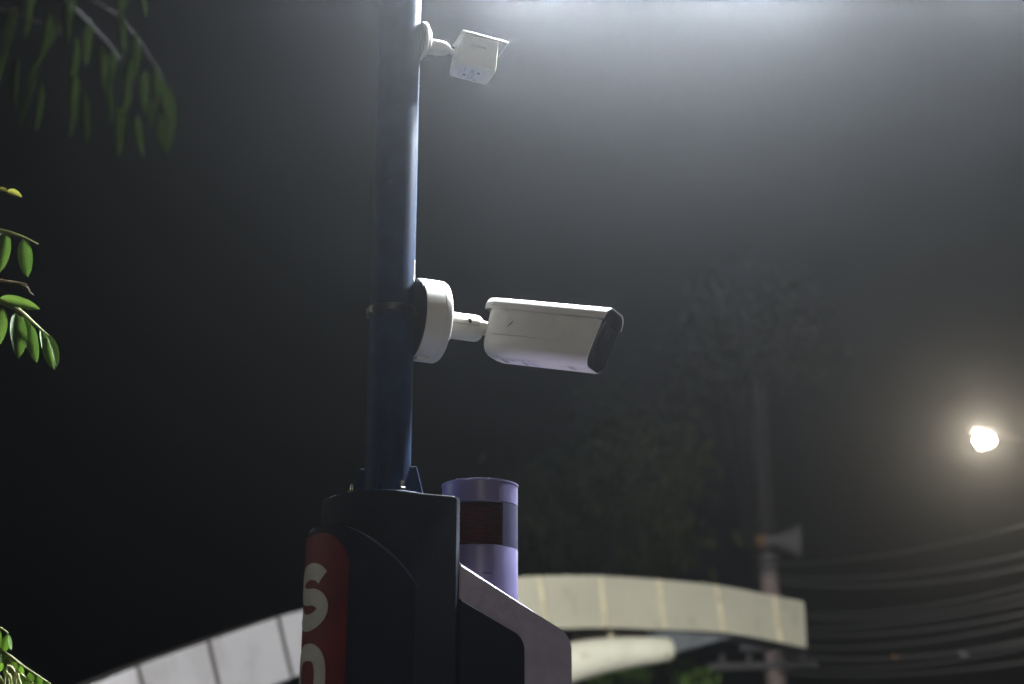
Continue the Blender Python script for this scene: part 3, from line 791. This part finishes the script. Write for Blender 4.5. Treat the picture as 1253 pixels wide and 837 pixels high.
for nm, sh_, mt_ in (('ovalB', 'oval', 'leafB'), ('longA', 'long', 'leafA'), ('ovalC', 'oval', 'leafC'), ('ovalY', 'oval', 'leafY')):
    LV[nm] = [leaf_mesh('leaf_' + nm, sh_, c_, d_) for c_, d_ in ((.12, .10), (.22, .30), (.05, -.18), (.30, .05))]
    for q in LV[nm]: q.materials.append(M[mt_])
def leaf(parent, kind, a, b, width, turn=0.0):
    """leaf from base point a to tip b"""
    a, b = Vector(a), Vector(b); d = b - a; L_ = d.length
    zax = -d.normalized(); view = (a - EYE).normalized()
    yax = (view - zax * view.dot(zax)).normalized(); xax = yax.cross(zax)
    m3 = Matrix((xax, yax, zax)).transposed() @ Matrix.Rotation(turn, 3, 'Z')
    o = bpy.data.objects.new('leaf', random.choice(LV[kind])); C.objects.link(o); o.parent = parent
    o.matrix_basis = Matrix.Translation(a - parent.location) @ m3.to_4x4() @ Matrix.Rotation(random.uniform(-.10, .10), 4, 'Y') @ Matrix.Diagonal((width * random.uniform(.88, 1.1), L_ * .5, L_ * random.uniform(.93, 1.05), 1))
    return o
def twig(parent, pts, r0, r1, m='twig', nm='twig'):
    ps_ = spline([Vector(p) - parent.location for p in pts], 5); n = len(ps_)
    return MB().tube(ps_, [r0 + (r1 - r0) * i / (n - 1) for i in range(n)], 8).build(nm, m, parent)
PXM = lambda px, Y: px * Y / FPX * 1.03

# oval-leaved tree, its trunk just out of the frame
YB = 2.95
tB = empty('oval_leaved_tree', (-2.05, 3.05, 0)); tag(tB, 'tree with oval bright green leaves reaching in from the left edge', 'tree')
MB().tube(spline([(0, 0, 0), (.05, .02, .9), (-.02, .05, 1.9), (.06, 0, 2.8), (.02, .05, 3.8)], 5), [.12 - .06 * i / 20 for i in range(21)], 16).build('trunk', 'bark', tB)
for pts, r0, r1, m in (
    ([(-2.03, 3.05, 2.1), at(-110, 330, YB), at(-20, 361, YB), at(20, 378, YB), at(44, 398, YB), at(60, 411, YB)], .012, .0012, 'twig'),
    ([(-2.03, 3.05, 2.35), at(-110, 262, YB + .05), at(-20, 278, YB + .05), at(20, 287, YB + .05), at(47, 299, YB + .05)], .010, .001, 'twig'),
    ([at(-110, 330, YB), at(-40, 338, YB), at(0, 343, YB), at(22, 346, YB), at(33, 348, YB)], .005, .0012, 'dry'),
    ([(-2.0, 3.05, 2.5), at(-80, 224, YB + .1), at(-10, 231, YB + .1), at(10, 235, YB + .1)], .008, .0014, 'twig')):
    twig(tB, pts, r0, r1, m)
twig(tB, [at(26, 348, YB), at(34, 352, YB), at(36, 357, YB), at(41, 361, YB)], .0018, .0008, 'dry')
LB = [('ovalB', -2, 366, 46, 380, 15, .3, YB), ('ovalB', 4, 376, -6, 424, 24, -.3, YB), ('ovalB', 19, 383, 20, 438, 22, .25, YB - .02), ('ovalB', 38, 398, 45, 446, 18, -.35, YB + .02),
      ('ovalB', 56, 408, 73, 444, 13, .9, YB), ('ovalB', 58, 411, 67, 453, 15, -.5, YB + .02), ('ovalB', 50, 402, 58, 432, 12, .5, YB + .04), ('ovalB', 28, 388, 36, 428, 15, .8, YB + .05), ('ovalB', -6, 372, -22, 420, 22, 0, YB),
      ('ovalB', 6, 283, 6, 328, 20, .15, YB + .05), ('ovalB', 29, 291, 36, 336, 20, -.2, YB + .05), ('ovalB', -16, 280, -20, 322, 20, .1, YB + .05), ('ovalY', 8, 234, 26, 243, 12, .4, YB + .1), ('ovalY', -6, 231, 7, 233, 9, .9, YB + .1), ('ovalB', -30, 365, -52, 400, 22, .4, YB)]
for kd, x0, y0, x1, y1, wd, tn, Y in LB: leaf(tB, kd, at(x0, y0, Y), at(x1, y1, Y - .01), PXM(wd, Y), tn)
# leaves of the part out of view
for k in range(60):
    p = Vector((-2.05 + random.uniform(-.7, .28), 3.05 + random.uniform(-.6, .6), random.uniform(2.2, 4.0)))
    if p.x > -1.35: p.x = -1.4
    leaf(tB, 'ovalB', p, p + Vector((random.uniform(-.04, .04), random.uniform(-.04, .04), -.09)), .04, random.uniform(-1, 1))

# small-leaved shrub in the lower left corner
YC = 2.9
sC = empty('small_leaved_shrub', (-1.75, 2.95, 0)); tag(sC, 'shrub with rows of small green leaflets in the bottom left corner', 'shrub')
MB().tube(spline([(0, 0, 0), (.03, .02, .6), (-.02, 0, 1.2), (.05, -.02, 1.75)], 5), [.035 - .02 * i / 15 for i in range(16)], 12).build('stem', 'bark', sC)
stems = [[(-80, 748), (-30, 757), (0, 768), (10, 775)], [(-70, 762), (0, 795), (30, 816), (62, 837)], [(-70, 775), (0, 806), (20, 820), (46, 841)], [(-60, 800), (0, 834), (30, 852)], [(-70, 752), (-20, 778), (8, 802), (18, 826)], [(-60, 790), (-10, 818), (12, 846)]]
for st in stems:
    twig(sC, [(-1.72, 2.95, 1.72)] + [at(x, y, YC) for x, y in st], .004, .0011, 'twig')
LC = [(9, 776, 6, 800, 11, .1), (11, 777, 13, 797, 7, .9), (-3, 768, -3, 797, 10, -.2), (-12, 765, -16, 790, 10, .2)]
for st, ns in ((stems[1], 10), (stems[2], 10), (stems[3], 8), (stems[4], 9), (stems[5], 7)):
    P_ = spline([(x, y, 0) for x, y in st], 8)
    for k in range(ns):
        p = P_[int((len(P_) - 1) * (k + .5) / ns)]; LC.append((p.x, p.y, p.x + random.uniform(-3, 4), p.y + random.uniform(15, 21), random.uniform(9, 11.5), random.uniform(-.6, .6)))
for x0, y0, x1, y1, wd, tn in LC:
    Y = YC + random.uniform(-.015, .03); leaf(sC, 'ovalC', at(x0, y0, YC), at(x1, y1, Y), PXM(wd, YC), tn)
for pts in ([(9, 815), (14, 816), (19, 824), (20, 833), (18, 842)], [(9, 815), (8, 822), (13, 828), (15, 840)], [(20, 822), (17, 830), (20, 838), (23, 846)], [(8, 822), (6, 832), (7, 845)], [(22, 824), (24, 832), (29, 845)], [(10, 828), (11, 836), (10, 845)]):
    twig(sC, [at(x, y, YC - .02) for x, y in pts], .0017, .0013, 'tendril', 'tendril')

# long-leaved tree, hanging leaves in the upper left corner
YA = 1.72
tA = empty('long_leaved_tree', (-1.45, 1.85, 0)); tag(tA, 'dim tree with long drooping leaves hanging in the top left corner', 'tree')
MB().tube(spline([(0, 0, 0), (.02, 0, .7), (-.02, .03, 1.5), (.02, 0, 2.2), (.05, -.02, 3.2)], 5), [.05 - .03 * i / 20 for i in range(21)], 16).build('trunk', 'bark', tA)
for pts in ([(-1.43, 1.85, 2.62), at(-150, -60, 1.75), at(0, -40, YA), at(90, -10, YA), at(150, 25, YA), at(200, 95, YA)], [(-1.43, 1.85, 2.62), at(-140, -20, 1.75), at(-30, 5, YA), at(40, 25, YA), at(75, 40, YA)], [at(0, -40, YA), at(70, -5, YA), at(120, 40, YA), at(150, 75, YA)]):
    twig(tA, pts, .005, .0008, 'bark', 'branch')
LAl = [(72, 25, 42, 100, 13), (45, 85, 30, 158, 11), (22, 70, 13, 140, 11), (50, 100, 46, 160, 10), (93, 45, 86, 120, 15), (92, 90, 82, 150, 13), (94, 120, 90, 174, 8), (103, 110, 101, 176, 12), (125, 55, 124, 106, 12), (132, 90, 130, 156, 11), (143, 130, 145, 198, 17), (155, 95, 152, 150, 14), (168, 140, 169, 196, 13),
       (160, 70, 157, 130, 15), (178, 85, 180, 140, 16), (185, 120, 186, 155, 13), (197, 95, 200, 150, 14), (205, 105, 213, 160, 14), (197, 140, 197, 182, 11), (207, 145, 206, 194, 15), (140, 60, 138, 110, 14), (190, 80, 193, 130, 12), (60, 10, 52, 70, 14), (110, 20, 108, 85, 13), (20, 5, 8, 80, 14), (5, 40, -4, 110, 12), (165, 40, 168, 100, 13), (34, -10, 30, 50, 13), (84, -5, 80, 60, 13), (148, 15, 150, 70, 12)]
for x0, y0, x1, y1, wd in LAl:
    Y = YA + random.uniform(-.05, .05); leaf(tA, 'longA', at(x0, y0, Y), at(x1, y1, Y), PXM(wd, Y), random.uniform(-.5, .5))
for k in range(70):
    p = at(random.uniform(-260, 190), random.uniform(-240, -20), YA + random.uniform(-.1, .2)); leaf(tA, 'longA', p, p + Vector((random.uniform(-.012, .012), 0, -.065)), .0135, random.uniform(-1, 1))

# ================================================================== DIM TREES BEHIND
def tree(name, label, base, height, crown_c, crown_r, nleaf, lsz, m, seed, group='dim trees behind', clumps=26):
    rnd = random.Random(seed)
    root = empty(name, base); tag(root, label, 'tree', group)
    b = Vector(base); cc = Vector(crown_c) - b
    th = MB(); th.tube(spline([(0, 0, 0), (cc.x * .1 + .06, .05, height * .3), (cc.x * .5, cc.y * .5, height * .55), (cc.x, cc.y, cc.z + crown_r[2] * .5)], 5), [.16 - .13 * i / 15 for i in range(16)], 12)
    th.build('trunk', 'bark', root)
    cl = []
    for k in range(clumps):
        while True:
            v = Vector((rnd.uniform(-1, 1), rnd.uniform(-1, 1), rnd.uniform(-1, 1)))
            if .25 < v.length < 1: break
        c = cc + Vector((v.x * crown_r[0], v.y * crown_r[1], v.z * crown_r[2])); cl.append((c, rnd.uniform(.14, .32) * min(crown_r)))
        MB().tube(spline([(cc.x * .6, cc.y * .6, height * .58), cc.lerp(c, .5) + Vector((0, 0, -.1)), c], 3), [.035, .03, .025, .02, .016, .012, .008], 6).build('limb', 'bark', root)
    mb = MB(); bm = mb.bm
    for k in range(nleaf):
        c, r_ = cl[rnd.randrange(len(cl))]
        p = c + Vector((rnd.gauss(0, r_), rnd.gauss(0, r_), rnd.gauss(0, r_ * .8)))
        d = Vector((rnd.gauss(0, .6), rnd.gauss(0, .6), rnd.gauss(-.7, .5))).normalized(); sd = d.cross(Vector((rnd.gauss(0, 1), rnd.gauss(0, 1), rnd.gauss(0, 1)))).normalized()
        s_ = lsz * rnd.uniform(.6, 1.3)
        vs = [bm.verts.new(q) for q in (p, p + d * s_ * .5 + sd * s_ * .22, p + d * s_, p + d * s_ * .5 - sd * s_ * .22)]
        bm.faces.new(vs)
    me = bpy.data.meshes.new('crown'); bm.to_mesh(me); bm.free(); me.materials.append(M[m])
    o = bpy.data.objects.new('crown', me); C.objects.link(o); o.parent = root
    return root
c1 = at(735, 590, 34); tree('broadleaf_tree', 'dim tree beneath the big camera, rising behind the arch', (c1.x + .2, 34, 0), 9.6, c1, (2.1, 2.0, 2.3), 2600, .42, 'leafT', 3)
c2 = at(905, 425, 44); tree('broadleaf_tree', 'faint distant tree right of the big camera, lost in the glow', (c2.x + .3, 44, 0), 14.0, c2, (2.4, 2.1, 2.4), 1300, .48, 'leafT', 5)
c3 = at(662, 650, 37); tree('broadleaf_tree', 'dark bushy tree right beside the beacon', (c3.x, 37, 0), 8, c3, (1.7, 1.7, 1.65), 1700, .40, 'leafT', 8)
c4 = at(800, 850, 15.6); tree('young_tree', 'low bright green young tree under the support pipe', (c4.x, 15.6, 0), 2.7, c4, (.62, .55, .38), 1500, .15, 'leafG', 11, clumps=14)

# ================================================================== MISTY AIR
hz = MB().box((96, 104, 21), (0, 18, 9.5)).build('haze', 'ground', smooth=0); tag(hz, 'thin mist in the night air', kind='stuff')
hm = bpy.data.materials.new('night_mist'); hm.use_nodes = True; n = hm.node_tree; n.nodes.clear()
pv = n.nodes.new('ShaderNodeVolumePrincipled'); pv.inputs['Color'].default_value = (.95, .96, 1, 1); pv.inputs['Density'].default_value = HAZE; pv.inputs['Anisotropy'].default_value = .91
ho = n.nodes.new('ShaderNodeOutputMaterial'); n.links.new(pv.outputs[0], ho.inputs['Volume'])
hz.data.materials.clear(); hz.data.materials.append(hm)
